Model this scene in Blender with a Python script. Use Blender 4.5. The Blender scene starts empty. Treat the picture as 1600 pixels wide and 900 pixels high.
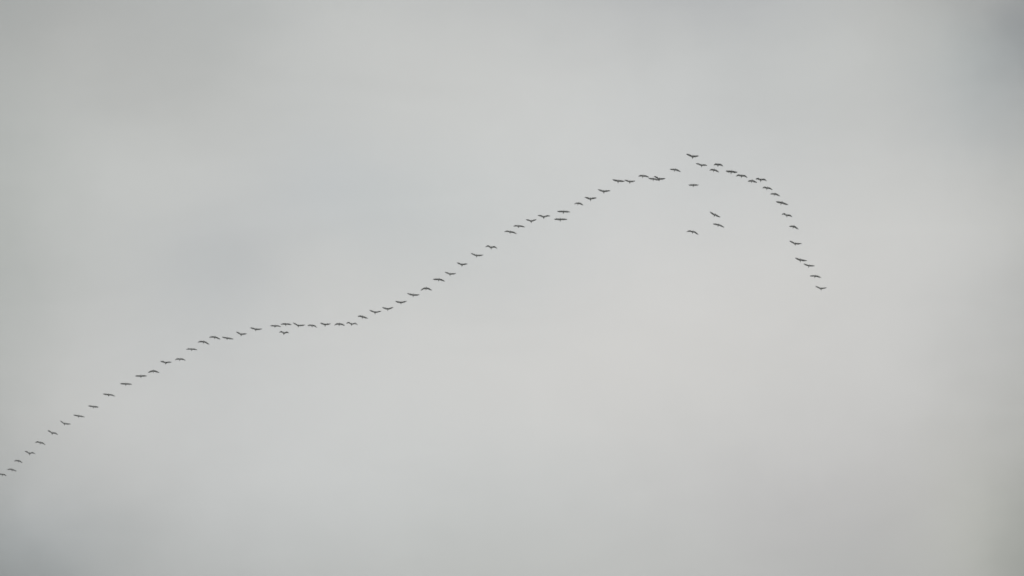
# A long skein of large birds crossing an overcast sky.
import bpy, bmesh, math, random
from mathutils import Vector

scene = bpy.context.scene
coll = scene.collection
rad = math.radians

# ------------------------------------------------------------------ camera
cam_data = bpy.data.cameras.new('camera')
cam_data.lens = 150.0
cam_data.sensor_width = 36.0
cam_data.clip_start = 0.1
cam_data.clip_end = 20000.0
cam_data.dof.use_dof = True                              # focus fell a little short of the flock
cam_data.dof.focus_distance = 140.0
cam_data.dof.aperture_fstop = 4.0
cam = bpy.data.objects.new('camera', cam_data)
coll.objects.link(cam)
cam.location = (0.0, 0.0, 1.6)
cam.rotation_euler = (rad(90.0 + 24.5), 0.0, 0.0)      # looking up along +Y
scene.camera = cam

# ------------------------------------------------------------------ sky
SUN_ELEVATION, SUN_AZIMUTH = 46.0, 110.0                 # azimuth clockwise from +Y
SKY_STRENGTH = 0.10
CLOUD_COVER = 0.90
CLOUD_BASE = (5.10, 5.22, 5.12)                          # veil of stratus, before strength
# uneven cloud, lens vignetting painted in: azimuth, elevation, half-widths (degrees), tint added
CLOUD_VIGNETTE_CELLS = [
    (7.92, 27.88, 2.24, 1.72, (-0.75, -1.01, -1.21)),
    (7.09, 26.81, 1.25, 0.86, (-0.35, -0.19, -0.04)),
    (2.92, 28.42, 1.95, 0.77, (-0.58, -0.60, -0.47)),
    (-8.05, 28.30, 4.39, 2.15, (-0.81, -0.73, -0.77)),
    (-8.10, 24.71, 2.18, 3.01, (-0.74, -0.67, -0.85)),
    (-7.47, 20.48, 2.39, 1.72, (-2.13, -2.12, -2.12)),
    (-4.53, 24.60, 1.13, 0.95, (-0.53, -0.47, -0.35)),
    (-2.67, 25.76, 1.43, 0.77, (-0.19, -0.09, 0.06)),
    (1.97, 23.71, 4.22, 2.23, (1.45, 1.19, 1.05)),
    (0.19, 26.82, 3.18, 1.72, (0.97, 0.88, 0.77)),
    (0.91, 20.12, 6.41, 1.38, (0.38, 0.32, 0.13)),
    (7.66, 20.64, 1.84, 2.15, (-0.38, -0.48, -0.88)),
    (7.87, 24.04, 1.13, 2.23, (-0.47, -0.53, -0.57)),
    (4.60, 21.26, 2.77, 1.29, (-0.06, -0.19, -0.13)),
    (-3.72, 22.74, 3.26, 1.72, (1.04, 1.00, 0.99)),
    (0.00, 24.50, 8.50, 4.30, (1.73, 1.71, 1.56)),
    (5.13, 27.75, 1.65, 1.12, (0.74, 0.75, 0.68)),
    (-5.92, 26.27, 2.49, 1.46, (1.34, 1.28, 1.22)),
    (5.88, 25.41, 2.09, 1.55, (1.02, 0.94, 0.83)),
    (-2.33, 27.83, 2.53, 1.20, (0.44, 0.42, 0.38)),
    (-6.31, 22.74, 1.58, 1.29, (0.80, 0.69, 0.64)),
    (7.60, 25.85, 1.15, 1.12, (0.24, 0.24, 0.18)),
    (-0.92, 21.84, 3.06, 1.38, (0.37, 0.44, 0.45)),
    (-6.80, 21.53, 1.02, 0.77, (0.98, 0.97, 0.98)),
    (1.91, 25.78, 2.86, 1.55, (-0.08, 0.03, 0.17)),
    (5.77, 22.93, 2.05, 1.55, (0.62, 0.54, 0.51)),
    (8.12, 27.95, 1.07, 0.95, (-1.65, -1.45, -1.14)),
    (7.75, 20.64, 0.83, 1.29, (-1.29, -1.23, -1.09)),
    (-6.12, 24.55, 1.04, 1.03, (0.31, 0.28, 0.28)),
    (5.89, 21.56, 1.66, 1.20, (0.14, 0.12, 0.09)),
    (-4.81, 26.99, 1.45, 0.95, (-0.45, -0.47, -0.50)),
    (-0.95, 25.27, 1.52, 1.20, (-0.52, -0.37, -0.29)),
    (7.05, 27.67, 0.87, 0.77, (0.53, 0.70, 0.70)),
    (-6.77, 20.93, 1.01, 0.69, (0.04, 0.11, 0.18)),
    (6.96, 21.09, 1.11, 0.95, (0.58, 0.63, 0.56)),
    (-6.86, 27.68, 1.65, 0.95, (0.04, -0.09, -0.11)),
]

world = bpy.data.worlds.new('World')
scene.world = world
world.use_nodes = True
nt = world.node_tree
nt.nodes.clear()
N, LK = nt.nodes.new, nt.links.new


def math_node(op, a, b=None):
    n = N('ShaderNodeMath')
    n.operation = op
    for i, v in enumerate((a, b)):
        if v is None:
            continue
        if isinstance(v, (int, float)):
            n.inputs[i].default_value = v
        else:
            LK(v, n.inputs[i])
    return n.outputs[0]


def vec_node(op, a, b=None, scale=None):
    n = N('ShaderNodeVectorMath')
    n.operation = op
    for i, v in enumerate((a, b)):
        if v is None:
            continue
        if isinstance(v, (tuple, list)):
            n.inputs[i].default_value = v
        else:
            LK(v, n.inputs[i])
    if scale is not None:
        LK(scale, n.inputs['Scale'])
    return n.outputs['Value'] if op == 'DOT_PRODUCT' else n.outputs['Vector']


sky = N('ShaderNodeTexSky')
sky.sky_type = 'NISHITA'
sky.sun_disc = False
sky.sun_elevation = rad(SUN_ELEVATION)
sky.sun_rotation = rad(SUN_AZIMUTH)
sky.air_density, sky.dust_density, sky.ozone_density = 1.0, 3.0, 1.0

coord = N('ShaderNodeTexCoord')
direction = coord.outputs['Generated']
split = N('ShaderNodeSeparateXYZ')
LK(direction, split.inputs[0])
azimuth = math_node('MULTIPLY', math_node('ARCTAN2', split.outputs[0], split.outputs[1]), 180 / math.pi)
elevation = math_node('MULTIPLY', math_node('ARCSINE', split.outputs[2]), 180 / math.pi)
angles = N('ShaderNodeCombineXYZ')
LK(azimuth, angles.inputs[0])
LK(elevation, angles.inputs[1])

# broad billows and finer streaks all over the sky
def cloud_noise(scale, detail, rough, distortion=0.0):
    n = N('ShaderNodeTexNoise')
    n.inputs['Scale'].default_value = scale
    n.inputs['Detail'].default_value = detail
    n.inputs['Roughness'].default_value = rough
    n.inputs['Distortion'].default_value = distortion
    LK(direction, n.inputs['Vector'])
    return n

broad = cloud_noise(4.5, 2.0, 0.45)
fine = cloud_noise(20.0, 5.0, 0.55, 0.8)
warp = cloud_noise(13.0, 5.0, 0.58)
# torn, layered cloud base: streaks drawn out sideways
streak_map = N('ShaderNodeMapping')
streak_map.inputs['Scale'].default_value = (0.75, 1.0, 2.1)
streak_map.inputs['Rotation'].default_value = (0.0, rad(14.0), 0.0)
LK(direction, streak_map.inputs['Vector'])
streak = cloud_noise(30.0, 6.0, 0.55, 1.2)
LK(streak_map.outputs[0], streak.inputs['Vector'])
billow = math_node('ADD',
                   math_node('MULTIPLY', math_node('SUBTRACT', broad.outputs[0], 0.5), 0.16),
                   math_node('MULTIPLY', math_node('SUBTRACT', fine.outputs[0], 0.5), 0.075))
billow = math_node('ADD', billow, math_node('MULTIPLY', math_node('SUBTRACT', streak.outputs[0], 0.5), 0.10))
shade = math_node('ADD', billow, 1.0)

# ragged edges for the thin, thick and vignetted places
offset = vec_node('MULTIPLY', vec_node('SUBTRACT', warp.outputs['Color'], (0.5, 0.5, 0.5)), (2.8, 2.0, 0.0))
place = vec_node('ADD', angles.outputs[0], offset)
cloud = vec_node('SCALE', CLOUD_BASE, scale=shade)
for az, el, wa, we, tint in CLOUD_VIGNETTE_CELLS:
    d = vec_node('MULTIPLY', vec_node('SUBTRACT', place, (az, el, 0.0)), (1 / wa, 1 / we, 0.0))
    g = math_node('EXPONENT', math_node('MULTIPLY', vec_node('DOT_PRODUCT', d, d), -1.0))
    cloud = vec_node('ADD', cloud, vec_node('SCALE', tint, scale=g))

veil = N('ShaderNodeMix')
veil.data_type = 'RGBA'
veil.inputs['Factor'].default_value = CLOUD_COVER
LK(sky.outputs[0], veil.inputs['A'])
LK(cloud, veil.inputs['B'])
back = N('ShaderNodeBackground')
back.inputs['Strength'].default_value = SKY_STRENGTH
LK(veil.outputs['Result'], back.inputs['Color'])
out = N('ShaderNodeOutputWorld')
LK(back.outputs[0], out.inputs[0])

# ------------------------------------------------------------------ sun behind the cloud
sun_data = bpy.data.lights.new('sun', 'SUN')
sun_data.energy = 0.7
sun_data.angle = rad(20.0)
sun_data.color = (1.0, 0.97, 0.93)
sun = bpy.data.objects.new('sun', sun_data)
coll.objects.link(sun)
a, e = rad(SUN_AZIMUTH), rad(SUN_ELEVATION)
to_sun = Vector((math.sin(a) * math.cos(e), math.cos(a) * math.cos(e), math.sin(e)))
sun.rotation_euler = to_sun.to_track_quat('Z', 'Y').to_euler()
sun.location = (0.0, 0.0, 50.0)

# ------------------------------------------------------------------ exposure
vs = scene.view_settings
vs.view_transform = 'Standard'
vs.look = 'None'
vs.exposure = 0.0
vs.gamma = 1.0
vs.use_curve_mapping = False


# ------------------------------------------------------------------ materials
def material(name, low, high, scale, rough):
    m = bpy.data.materials.new(name)
    m.use_nodes = True
    t = m.node_tree
    b = t.nodes['Principled BSDF']
    b.inputs['Roughness'].default_value = rough
    b.inputs['Specular IOR Level'].default_value = 0.25
    tc = t.nodes.new('ShaderNodeTexCoord')
    no = t.nodes.new('ShaderNodeTexNoise')
    no.inputs['Scale'].default_value = scale
    no.inputs['Detail'].default_value = 4.0
    ra = t.nodes.new('ShaderNodeValToRGB')
    ra.color_ramp.elements[0].position = 0.35
    ra.color_ramp.elements[1].position = 0.68
    ra.color_ramp.elements[0].color = (*low, 1.0)
    ra.color_ramp.elements[1].color = (*high, 1.0)
    t.links.new(tc.outputs['Object'], no.inputs['Vector'])
    t.links.new(no.outputs['Fac'], ra.inputs['Fac'])
    t.links.new(ra.outputs['Color'], b.inputs['Base Color'])
    return m


plumage = material('grey plumage', (0.22, 0.225, 0.225), (0.34, 0.34, 0.33), 9.0, 0.85)
flight = material('dark flight feathers', (0.07, 0.07, 0.07), (0.13, 0.13, 0.125), 14.0, 0.8)
dark = material('dark head and legs', (0.05, 0.048, 0.045), (0.09, 0.085, 0.08), 20.0, 0.7)
horn = material('horn bill', (0.16, 0.14, 0.10), (0.24, 0.21, 0.15), 20.0, 0.5)
field = material('stubble field', (0.055, 0.065, 0.03), (0.12, 0.11, 0.06), 0.02, 0.95)

# ------------------------------------------------------------------ ground
bm = bmesh.new()
bmesh.ops.create_circle(bm, cap_ends=True, segments=96, radius=9000.0)
me = bpy.data.meshes.new('ground')
bm.to_mesh(me)
bm.free()
me.materials.append(field)
ground = bpy.data.objects.new('ground', me)
ground['kind'] = 'structure'
coll.objects.link(ground)

# ------------------------------------------------------------------ birds
SEG = 10                                    # vertices round the body
#        forward, height, half width, half height, material (0 plumage 2 dark 3 bill)
BODY = [( 0.860, -0.030, 0.004, 0.005, 3), ( 0.780, -0.018, 0.014, 0.016, 3),
        ( 0.720,  0.000, 0.036, 0.038, 2), ( 0.670,  0.008, 0.056, 0.060, 2),
        ( 0.610,  0.004, 0.055, 0.058, 2), ( 0.520, -0.014, 0.054, 0.057, 2),
        ( 0.420, -0.022, 0.060, 0.064, 0), ( 0.320, -0.022, 0.074, 0.078, 0),
        ( 0.240, -0.014, 0.092, 0.100, 0), ( 0.170, -0.006, 0.112, 0.122, 0),
        ( 0.090,  0.000, 0.124, 0.132, 0), ( 0.010,  0.002, 0.126, 0.132, 0),
        (-0.070,  0.004, 0.120, 0.122, 0), (-0.150,  0.006, 0.106, 0.104, 0),
        (-0.230,  0.008, 0.090, 0.082, 0), (-0.310,  0.010, 0.074, 0.056, 0),
        (-0.390,  0.010, 0.092, 0.028, 1), (-0.450,  0.008, 0.100, 0.017, 1),
        (-0.490,  0.006, 0.076, 0.010, 1)]
WING_A, WING_B = 9, 14                      # body rings between which a wing grows
# along the wing: fraction root->tip, leading edge, trailing edge, half thickness
WING = [(0.10, 0.225, -0.355, 0.036), (0.24, 0.260, -0.360, 0.031), (0.38, 0.285, -0.350, 0.027),
        (0.50, 0.295, -0.320, 0.023), (0.62, 0.275, -0.290, 0.020), (0.74, 0.225, -0.255, 0.015),
        (0.84, 0.165, -0.220, 0.011)]
# five spread primaries: tip fraction, forward position, half width
FINGERS = [(1.000, 0.040, 0.014), (1.030, -0.010, 0.015), (1.010, -0.065, 0.015),
           (0.975, -0.120, 0.016), (0.920, -0.175, 0.017)]


def wing_path(root, wrist, tip, t):
    """Point and direction on a smooth arm from shoulder over wrist to wing tip (side, up)."""
    if t < 0.5:
        u = t / 0.5
        p0, p1 = root, wrist
    else:
        u = (t - 0.5) / 0.5
        p0, p1 = wrist, tip
    m_w = (tip - root) * 0.5
    if t < 0.5:
        m0, m1 = (wrist - root) * 1.1 - m_w * 0.1, m_w
    else:
        m0, m1 = m_w, (tip - wrist) * 1.1 - m_w * 0.1
    h00, h10 = 2*u**3 - 3*u**2 + 1, u**3 - 2*u**2 + u
    h01, h11 = -2*u**3 + 3*u**2, u**3 - u**2
    p = p0*h00 + m0*h10 + p1*h01 + m1*h11
    d00, d10 = 6*u**2 - 6*u, 3*u**2 - 4*u + 1
    d01, d11 = -6*u**2 + 6*u, 3*u**2 - 2*u
    d = p0*d00 + m0*d10 + p1*d01 + m1*d11
    return p, d.normalized()


def bird_mesh(name, left_tip, left_wrist, right_wrist, right_tip, size, rng):
    """One continuous skin: bill, head, neck, trunk, tail, two wings with spread primaries, two legs."""
    bm = bmesh.new()
    rings = []
    for y, z, w, h, _ in BODY:
        rings.append([bm.verts.new((w * size * math.cos(2*math.pi*(k + 0.5) / SEG), y * size,
                                    (z + h * math.sin(2*math.pi*(k + 0.5) / SEG)) * size))
                      for k in range(SEG)])
    bm.faces.new(rings[0]).material_index = 3
    bm.faces.new(rings[-1][::-1]).material_index = 1
    right_k, left_k = SEG - 1, SEG // 2 - 1       # faces that look sideways
    leg_faces = []
    for i in range(len(BODY) - 1):
        for k in range(SEG):
            if k in (right_k, left_k) and WING_A <= i < WING_B:
                continue                           # the wing opens here
            q = (rings[i][k], rings[i + 1][k], rings[i + 1][(k + 1) % SEG], rings[i][(k + 1) % SEG])
            if i == WING_B and k in (6, 8):
                leg_faces.append(q)
                continue
            bm.faces.new(q).material_index = BODY[i][4] if BODY[i][4] != 3 or i == 0 else BODY[i + 1][4]
    # trailing legs: thin shanks past the tail with half closed feet
    for q in leg_faces:
        side = 1 if q[0].co.x + q[2].co.x > 0 else -1
        prev = list(q)
        for y, z, w, h in ((-0.34, -0.046, 0.022, 0.018), (-0.54, -0.038, 0.011, 0.010),
                           (-0.74, -0.042, 0.010, 0.010), (-0.78, -0.048, 0.019, 0.010),
                           (-0.88, -0.062, 0.010, 0.006)):
            cx = side * 0.035
            order = ((1, 1), (1, -1), (-1, -1), (-1, 1))
            cs = [Vector(((cx + w*a) * size, y * size, (z + h*b) * size)) for a, b in order]
            # keep the corner order of the opening
            c0 = sum((v.co for v in prev), Vector()) / 4
            def ang(p, c):
                return math.atan2(p.z - c.z + (p.y - c.y) * (0.6 if prev[0] in q else 0.0), p.x - c.x)
            new_c = sum(cs, Vector()) / 4
            po = sorted(range(4), key=lambda n: ang(prev[n].co, c0))
            no = sorted(range(4), key=lambda n: ang(cs[n], new_c))
            new = [None] * 4
            for x, y2 in zip(po, no):
                new[x] = bm.verts.new(cs[y2])
            for n in range(4):
                bm.faces.new((prev[n], prev[(n + 1) % 4], new[(n + 1) % 4], new[n])).material_index = 2
            prev = new
        bm.faces.new(prev).material_index = 2
    # wings
    count = WING_B - WING_A + 1
    for side, k_up, k_low, wrist, tip in ((1, 0, SEG - 1, right_wrist, right_tip),
                                          (-1, SEG // 2 - 1, SEG // 2, left_wrist, left_tip)):
        up = [rings[WING_A + j][k_up] for j in range(count)]
        low = [rings[WING_A + j][k_low] for j in range(count)]
        root = Vector((side * 0.10 * size, 0.012 * size))
        wrist, tip = Vector(wrist), Vector(tip)
        sweep = rng.uniform(-0.02, 0.03)

        def put(frac, y, off):
            p, d = wing_path(root, wrist, tip, frac)
            n = Vector((-d.y, d.x)) * side
            return bm.verts.new((p.x + n.x * off, (y - sweep * frac) * size, p.y + n.y * off))

        for s, (frac, lead, trail, thick) in enumerate(WING):
            nu, nl = [], []
            for j in range(count):
                c = j / (count - 1)
                y = (lead + (trail - lead) * c) * 1.06
                camber = 0.030 * math.sin(math.pi * min(1.0, c * 1.25)) * (1 - 0.6 * frac)
                th = thick * (0.35 + 1.6 * c * (1 - c) * 2.2 * (1 - c) + 0.1 * (1 - c)) if c < 1 else thick * 0.12
                nu.append(put(frac, y, (camber + th) * size))
                nl.append(put(frac, y, (camber - th * 0.7) * size))
            for j in range(count - 1):
                feather = 1 if (j >= 2 or s >= 4) else 0
                bm.faces.new((up[j], up[j + 1], nu[j + 1], nu[j])).material_index = feather
                bm.faces.new((low[j + 1], low[j], nl[j], nl[j + 1])).material_index = feather
            bm.faces.new((up[0], nu[0], nl[0], low[0])).material_index = 1 if s >= 4 else 0
            bm.faces.new((up[-1], low[-1], nl[-1], nu[-1])).material_index = 1
            up, low = nu, nl
        # spread primaries grow out of the wing end, one from each strip
        last = WING[-1][0]
        for j, (f_end, y_end, w_end) in enumerate(FINGERS):
            a_u, b_u, b_l, a_l = up[j], up[j + 1], low[j + 1], low[j]
            y0 = (up[j].co.y + up[j + 1].co.y) / 2 / size
            half0 = (up[j].co.y - up[j + 1].co.y) / 2 / size
            for q in (0.5, 1.0):
                f = last + (f_end - last) * q
                y = y0 + (y_end - sweep - y0) * q
                half = half0 * (1 - q) * 0.9 + w_end * q if q < 1 else 0.006
                n1, n2 = put(f, y + half + sweep * f, 0.006 * size), put(f, y - half + sweep * f, 0.006 * size)
                n3, n4 = put(f, y - half + sweep * f, -0.002 * size), put(f, y + half + sweep * f, -0.002 * size)
                for quad in ((a_u, b_u, n2, n1), (b_u, b_l, n3, n2), (b_l, a_l, n4, n3), (a_l, a_u, n1, n4)):
                    bm.faces.new(quad).material_index = 1
                a_u, b_u, b_l, a_l = n1, n2, n3, n4
            bm.faces.new((a_u, b_u, b_l, a_l)).material_index = 1
    bmesh.ops.recalc_face_normals(bm, faces=bm.faces)
    for f in bm.faces:
        f.smooth = True
    me = bpy.data.meshes.new(name)
    bm.to_mesh(me)
    bm.free()
    for m in (plumage, flight, dark, horn):
        me.materials.append(m)
    return me


# where each bird flies: x, y, z in metres, heading in degrees clockwise from +Y, then the
# reach and rise of left wing tip, left wrist, right wrist, right wing tip in metres
BIRDS = [
    (-97.62, 758.72, 308.06, -5.9, -0.86, 0.01, -0.48, 0.11, 0.42, 0.00, 0.79, -0.23),
    (-93.36, 739.24, 301.17, -7.2, -0.94, -0.02, -0.37, 0.11, 0.37, -0.06, 0.86, -0.27),
    (-93.03, 745.85, 305.63, -7.1, -0.88, -0.03, -0.52, 0.07, 0.33, -0.08, 0.71, -0.38),
    (-90.18, 738.58, 304.15, -7.0, -0.92, 0.41, -0.50, 0.35, 0.53, 0.22, 1.08, 0.02),
    (-87.67, 733.64, 304.32, -6.8, -0.98, -0.06, -0.56, 0.15, 0.53, -0.10, 0.94, -0.41),
    (-85.11, 729.87, 304.68, -6.7, -0.89, 0.46, -0.49, 0.35, 0.58, 0.03, 1.05, -0.29),
    (-81.68, 718.89, 301.97, -6.5, -0.85, 0.61, -0.50, 0.35, 0.51, 0.01, 1.15, -0.01),
    (-79.45, 721.62, 304.65, -6.3, -0.98, 0.16, -0.52, 0.10, 0.49, -0.04, 1.09, -0.17),
    (-76.15, 715.01, 303.70, -6.1, -0.96, 0.14, -0.49, 0.10, 0.51, 0.01, 0.99, -0.03),
    (-74.39, 724.21, 309.98, -6.8, -1.07, 0.12, -0.59, 0.08, 0.59, -0.02, 1.20, -0.22),
    (-69.76, 708.36, 305.34, -5.6, -1.02, 0.06, -0.59, 0.04, 0.53, 0.04, 1.14, 0.00),
    (-66.53, 702.74, 304.47, -5.4, -1.06, -0.01, -0.59, 0.01, 0.53, 0.08, 1.06, 0.10),
    (-64.13, 700.69, 304.58, -6.8, -0.99, -0.33, -0.58, -0.14, 0.51, -0.08, 1.07, -0.27),
    (-61.53, 695.67, 304.00, -8.7, -0.98, 0.21, -0.59, 0.20, 0.48, 0.15, 1.00, 0.19),
    (-58.81, 692.71, 303.42, -7.8, -0.84, -0.20, -0.50, 0.00, 0.47, 0.03, 1.00, -0.18),
    (-56.60, 690.60, 304.41, -5.5, -0.96, -0.06, -0.54, 0.04, 0.48, 0.04, 0.98, -0.09),
    (-54.51, 690.35, 305.72, -6.1, -1.03, -0.11, -0.58, 0.05, 0.49, -0.13, 1.05, -0.46),
    (-52.23, 685.85, 304.64, -6.9, -0.99, -0.08, -0.55, 0.03, 0.46, -0.11, 1.01, -0.34),
    (-50.37, 690.36, 306.44, -5.2, -0.96, 0.22, -0.50, 0.10, 0.54, -0.04, 1.12, -0.12),
    (-47.52, 684.76, 304.70, -6.2, -0.90, 0.44, -0.49, 0.26, 0.48, 0.10, 0.98, 0.18),
    (-44.88, 683.37, 305.04, -8.1, -1.06, 0.26, -0.58, 0.19, 0.52, 0.05, 1.10, 0.17),
    (-41.76, 687.05, 307.32, -4.9, -0.85, 0.01, -0.48, 0.04, 0.52, 0.05, 1.05, -0.10),
    (-39.63, 682.90, 305.82, -3.3, -0.89, -0.05, -0.45, 0.05, 0.51, 0.04, 1.03, -0.08),
    (-39.95, 683.17, 304.24, -3.3, -0.82, 0.13, -0.44, 0.26, 0.57, 0.19, 0.89, 0.05),
    (-37.33, 681.05, 304.73, -5.3, -0.97, 0.48, -0.55, 0.31, 0.55, 0.07, 1.19, 0.17),
    (-35.06, 683.46, 305.81, -2.9, -0.78, -0.08, -0.44, 0.08, 0.48, -0.05, 0.90, -0.40),
    (-32.99, 687.75, 307.90, -2.7, -0.86, 0.30, -0.50, 0.20, 0.47, 0.10, 0.99, 0.17),
    (-30.12, 680.12, 304.60, -7.3, -0.89, -0.27, -0.52, -0.01, 0.48, -0.02, 0.96, -0.24),
    (-27.98, 680.20, 304.63, -2.4, -0.96, 0.09, -0.55, 0.30, 0.61, 0.15, 1.05, -0.12),
    (-26.17, 681.27, 306.50, -4.4, -0.82, 0.06, -0.47, 0.15, 0.45, -0.09, 0.98, -0.27),
    (-23.66, 673.01, 303.67, -3.1, -1.02, 0.39, -0.54, 0.21, 0.47, 0.10, 1.05, 0.22),
    (-21.50, 673.61, 304.56, -1.8, -0.98, 0.31, -0.53, 0.16, 0.47, 0.16, 0.98, 0.34),
    (-19.24, 674.75, 306.32, -2.7, -1.02, 0.25, -0.57, 0.09, 0.47, 0.11, 0.99, 0.29),
    (-17.06, 670.63, 305.87, -1.5, -1.02, 0.30, -0.55, 0.14, 0.53, 0.02, 1.09, 0.09),
    (-14.73, 666.23, 305.14, -3.1, -0.94, -0.41, -0.54, -0.10, 0.50, -0.08, 0.97, -0.36),
    (-12.52, 664.51, 306.01, -6.1, -1.05, -0.02, -0.58, 0.03, 0.50, -0.06, 1.04, -0.27),
    (-10.40, 650.85, 300.76, -0.9, -0.91, 0.35, -0.47, 0.21, 0.49, 0.05, 1.01, 0.14),
    (-8.52, 659.59, 306.53, -2.0, -0.89, 0.37, -0.51, 0.23, 0.43, 0.12, 0.96, 0.18),
    (-5.93, 649.53, 303.56, -2.5, -1.00, 0.44, -0.54, 0.24, 0.51, 0.07, 1.14, 0.15),
    (-3.47, 644.03, 302.50, -0.3, -0.95, 0.11, -0.53, 0.29, 0.57, 0.12, 0.99, -0.20),
    (-0.29, 644.15, 305.41, -3.1, -0.98, 0.00, -0.56, 0.14, 0.52, -0.04, 1.09, -0.30),
    (1.11, 643.23, 306.05, -3.0, -0.88, -0.01, -0.48, 0.06, 0.50, 0.01, 1.05, -0.15),
    (3.18, 637.67, 304.33, 0.3, -0.88, 0.29, -0.45, 0.19, 0.41, 0.16, 0.89, 0.31),
    (5.25, 634.11, 303.39, -2.7, -1.03, 0.26, -0.58, 0.24, 0.52, 0.23, 1.06, 0.21),
    (8.50, 635.51, 305.04, -3.8, -1.05, 0.02, -0.60, 0.02, 0.51, 0.02, 1.09, -0.01),
    (7.99, 638.27, 304.92, 0.7, -1.02, 0.06, -0.57, 0.08, 0.53, 0.05, 1.18, 0.01),
    (10.97, 636.63, 307.11, -10.4, -0.70, -0.23, -0.40, -0.03, 0.40, -0.04, 0.82, -0.27),
    (12.92, 632.91, 306.12, 1.2, -0.99, 0.30, -0.53, 0.19, 0.46, 0.14, 1.02, 0.19),
    (15.02, 628.36, 305.29, -0.5, -0.99, 0.38, -0.54, 0.20, 0.51, 0.09, 1.09, 0.16),
    (17.36, 627.33, 306.67, -2.7, -0.96, 0.28, -0.52, 0.14, 0.50, 0.03, 1.06, -0.02),
    (19.14, 623.47, 304.69, -0.5, -0.89, 0.31, -0.47, 0.17, 0.42, 0.06, 0.87, 0.14),
    (21.12, 619.17, 303.61, -1.2, -0.73, -0.06, -0.42, 0.07, 0.53, -0.01, 1.01, -0.21),
    (23.01, 624.91, 305.88, -0.6, -0.79, 0.14, -0.41, 0.05, 0.48, -0.08, 1.02, -0.22),
    (24.00, 624.92, 305.87, -2.5, -0.89, 0.46, -0.51, 0.33, 0.47, 0.04, 1.02, 0.14),
    (26.32, 619.03, 304.68, -5.5, -0.85, 0.03, -0.45, 0.04, 0.42, -0.08, 0.96, -0.32),
    (28.92, 612.56, 303.83, -1.3, -1.04, 0.46, -0.61, 0.31, 0.45, 0.09, 0.98, 0.16),
    (30.64, 618.78, 305.34, -0.5, -0.94, 0.33, -0.55, 0.25, 0.42, 0.07, 0.90, -0.01),
    (32.81, 610.23, 301.26, -0.5, -0.69, -0.07, -0.40, 0.10, 0.44, -0.01, 0.82, -0.27),
    (32.75, 621.94, 306.04, -4.3, -0.72, -0.08, -0.43, 0.07, 0.39, -0.08, 0.84, -0.34),
    (29.62, 626.91, 305.74, -1.1, -0.81, 0.02, -0.42, 0.02, 0.41, 0.03, 0.88, 0.02),
    (35.18, 615.40, 302.54, -1.7, -0.88, 0.14, -0.48, 0.06, 0.46, -0.04, 1.00, -0.08),
    (37.23, 622.15, 305.09, -1.9, -0.92, -0.10, -0.57, 0.13, 0.51, 0.02, 0.95, -0.30),
    (38.79, 620.84, 303.55, -4.7, -0.65, -0.10, -0.37, -0.01, 0.37, -0.07, 0.85, -0.30),
    (40.56, 625.80, 306.14, -0.3, -0.85, 0.14, -0.47, 0.25, 0.55, 0.10, 0.94, -0.17),
    (41.17, 620.19, 301.95, -2.9, -0.76, -0.03, -0.44, 0.13, 0.44, -0.02, 0.88, -0.29),
    (42.79, 625.88, 303.63, -7.2, -0.74, -0.04, -0.43, 0.02, 0.39, -0.08, 0.84, -0.33),
    (44.42, 634.25, 306.06, -6.4, -0.91, 0.21, -0.52, 0.10, 0.52, -0.12, 1.13, -0.30),
    (45.70, 640.49, 306.73, 1.5, -0.87, 0.15, -0.47, 0.31, 0.52, -0.01, 0.88, -0.30),
    (46.30, 634.33, 301.76, -6.5, -0.72, 0.00, -0.39, 0.05, 0.39, -0.14, 0.83, -0.45),
    (47.39, 646.29, 304.25, -0.1, -0.97, 0.52, -0.55, 0.30, 0.48, 0.00, 1.07, 0.03),
    (33.55, 637.69, 305.49, -5.6, -0.83, 0.51, -0.46, 0.29, 0.43, -0.14, 0.96, -0.37),
    (34.18, 638.62, 304.09, -3.0, -0.92, 0.19, -0.50, 0.12, 0.48, -0.15, 0.99, -0.42),
    (30.37, 648.26, 307.39, -2.7, -1.04, -0.02, -0.58, 0.13, 0.50, -0.16, 0.95, -0.53),
    (48.48, 650.53, 303.21, 1.2, -0.89, 0.41, -0.51, 0.21, 0.47, -0.06, 1.09, -0.11),
    (50.43, 657.84, 305.53, 0.7, -0.91, 0.37, -0.51, 0.19, 0.44, -0.00, 0.99, -0.03),
    (51.41, 657.49, 303.43, -3.3, -0.92, 0.02, -0.49, 0.03, 0.50, -0.07, 1.03, -0.25),
    (53.39, 670.69, 307.11, 3.3, -0.98, 0.49, -0.56, 0.28, 0.45, 0.08, 0.97, 0.14),
]

ORD = ['', 'first', 'second', 'third', 'fourth', 'fifth', 'sixth', 'seventh', 'eighth', 'ninth', 'tenth',
       'eleventh', 'twelfth', 'thirteenth', 'fourteenth', 'fifteenth', 'sixteenth', 'seventeenth',
       'eighteenth', 'nineteenth']
TENS = {2: 'twent', 3: 'thirt', 4: 'fort', 5: 'fift'}


def ordinal(n):
    if n < 20:
        return ORD[n]
    return TENS[n // 10] + ('ieth' if n % 10 == 0 else 'y-' + ORD[n % 10])


def pose(b):
    lt, lw, rw, rt = b[5], b[7], b[9], b[11]
    tip, wrist, tilt = (lt + rt) / 2, (lw + rw) / 2, lt - rt
    if wrist - tip > 0.10 and wrist > 0.07:
        return 'wings arched, tips down'
    if tip > 0.13:
        return 'wings raised in a V'
    if tip < -0.09:
        return 'wings drooping at the tips'
    if abs(tilt) > 0.30:
        return 'wings tilted down rightwards'
    return 'wings nearly level'


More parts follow.
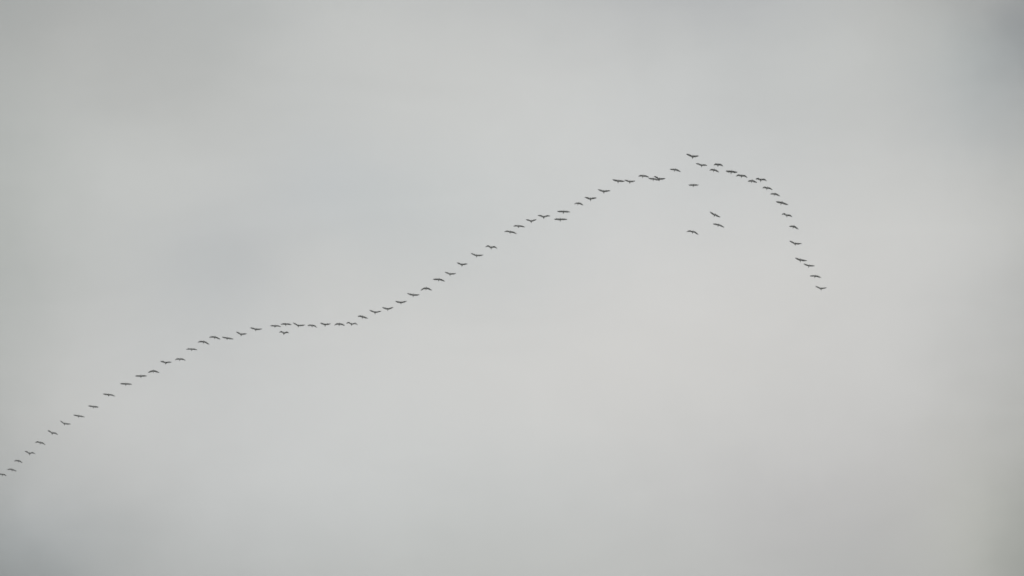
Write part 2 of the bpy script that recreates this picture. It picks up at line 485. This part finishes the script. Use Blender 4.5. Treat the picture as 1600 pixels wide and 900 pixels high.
LINE = 55                                   # the first 55 form the long line from the left edge
line_rank = {i: r + 1 for r, i in enumerate(sorted(range(LINE), key=lambda i: BIRDS[i][0] / BIRDS[i][1]))}
special = {
    55: 'topmost bird of all, above the peak of the line, ',
    59: 'lone bird just below the peak of the line, ',
    70: 'upper bird of the close pair inside the hook, ',
    71: 'lower bird of the close pair inside the hook, ',
    72: 'lowest of the loose birds inside the hook, ',
}
arm = [76, 75, 74, 73, 69, 68, 67, 66, 65, 64, 63, 62, 61, 60, 57, 58, 56]
arm.sort(key=lambda i: -BIRDS[i][0] / BIRDS[i][1])
arm_rank = {i: r + 1 for r, i in enumerate(arm)}

rng = random.Random(11)
for i, b in enumerate(BIRDS):
    x, y, z, heading = b[:4]
    span = b[10] - b[4]
    size = max(0.90, min(1.06, 0.94 + (span - 1.9) * 0.12)) * rng.uniform(0.97, 1.03)
    me = bird_mesh('flying_bird', (b[4], b[5]), (b[6], b[7]), (b[8], b[9]), (b[10], b[11]), size, rng)
    o = bpy.data.objects.new('flying_bird', me)
    o.location = (x, y, z)
    o.rotation_euler = (rad(rng.uniform(-2.0, 3.0)), 0.0, -rad(heading))
    if i in special:
        label = special[i] + pose(b)
    elif i in line_rank:
        r = line_rank[i]
        label = ('leftmost bird, cut by the picture edge, ' if r == 1 else
                 ordinal(r) + ' bird from the left end of the long line, ') + pose(b)
    else:
        r = arm_rank[i]
        label = ('last bird at the lower right end of the hook, ' if r == 1 else
                 ordinal(r) + ' bird from the lower right end of the hook, ') + pose(b)
    o['label'] = label
    o['category'] = 'bird'
    o['group'] = 'birds flying in a long skein'
    coll.objects.link(o)

# ------------------------------------------------------------------ damp air under the cloud
bm = bmesh.new()
bmesh.ops.create_cube(bm, size=1.0)
for v in bm.verts:
    v.co = (v.co.x * 20000.0, v.co.y * 20000.0, -1.0 if v.co.z < 0 else 330.0)
me = bpy.data.meshes.new('haze')
bm.to_mesh(me)
bm.free()
air = bpy.data.materials.new('damp air')
air.use_nodes = True
air.node_tree.nodes.clear()
vol = air.node_tree.nodes.new('ShaderNodeVolumePrincipled')
vol.inputs['Color'].default_value = (0.93, 0.95, 0.96, 1.0)
vol.inputs['Density'].default_value = 0.00037
vol.inputs['Anisotropy'].default_value = 0.0
mo = air.node_tree.nodes.new('ShaderNodeOutputMaterial')
air.node_tree.links.new(vol.outputs[0], mo.inputs['Volume'])
me.materials.append(air)
haze = bpy.data.objects.new('haze', me)
haze['kind'] = 'stuff'
coll.objects.link(haze)
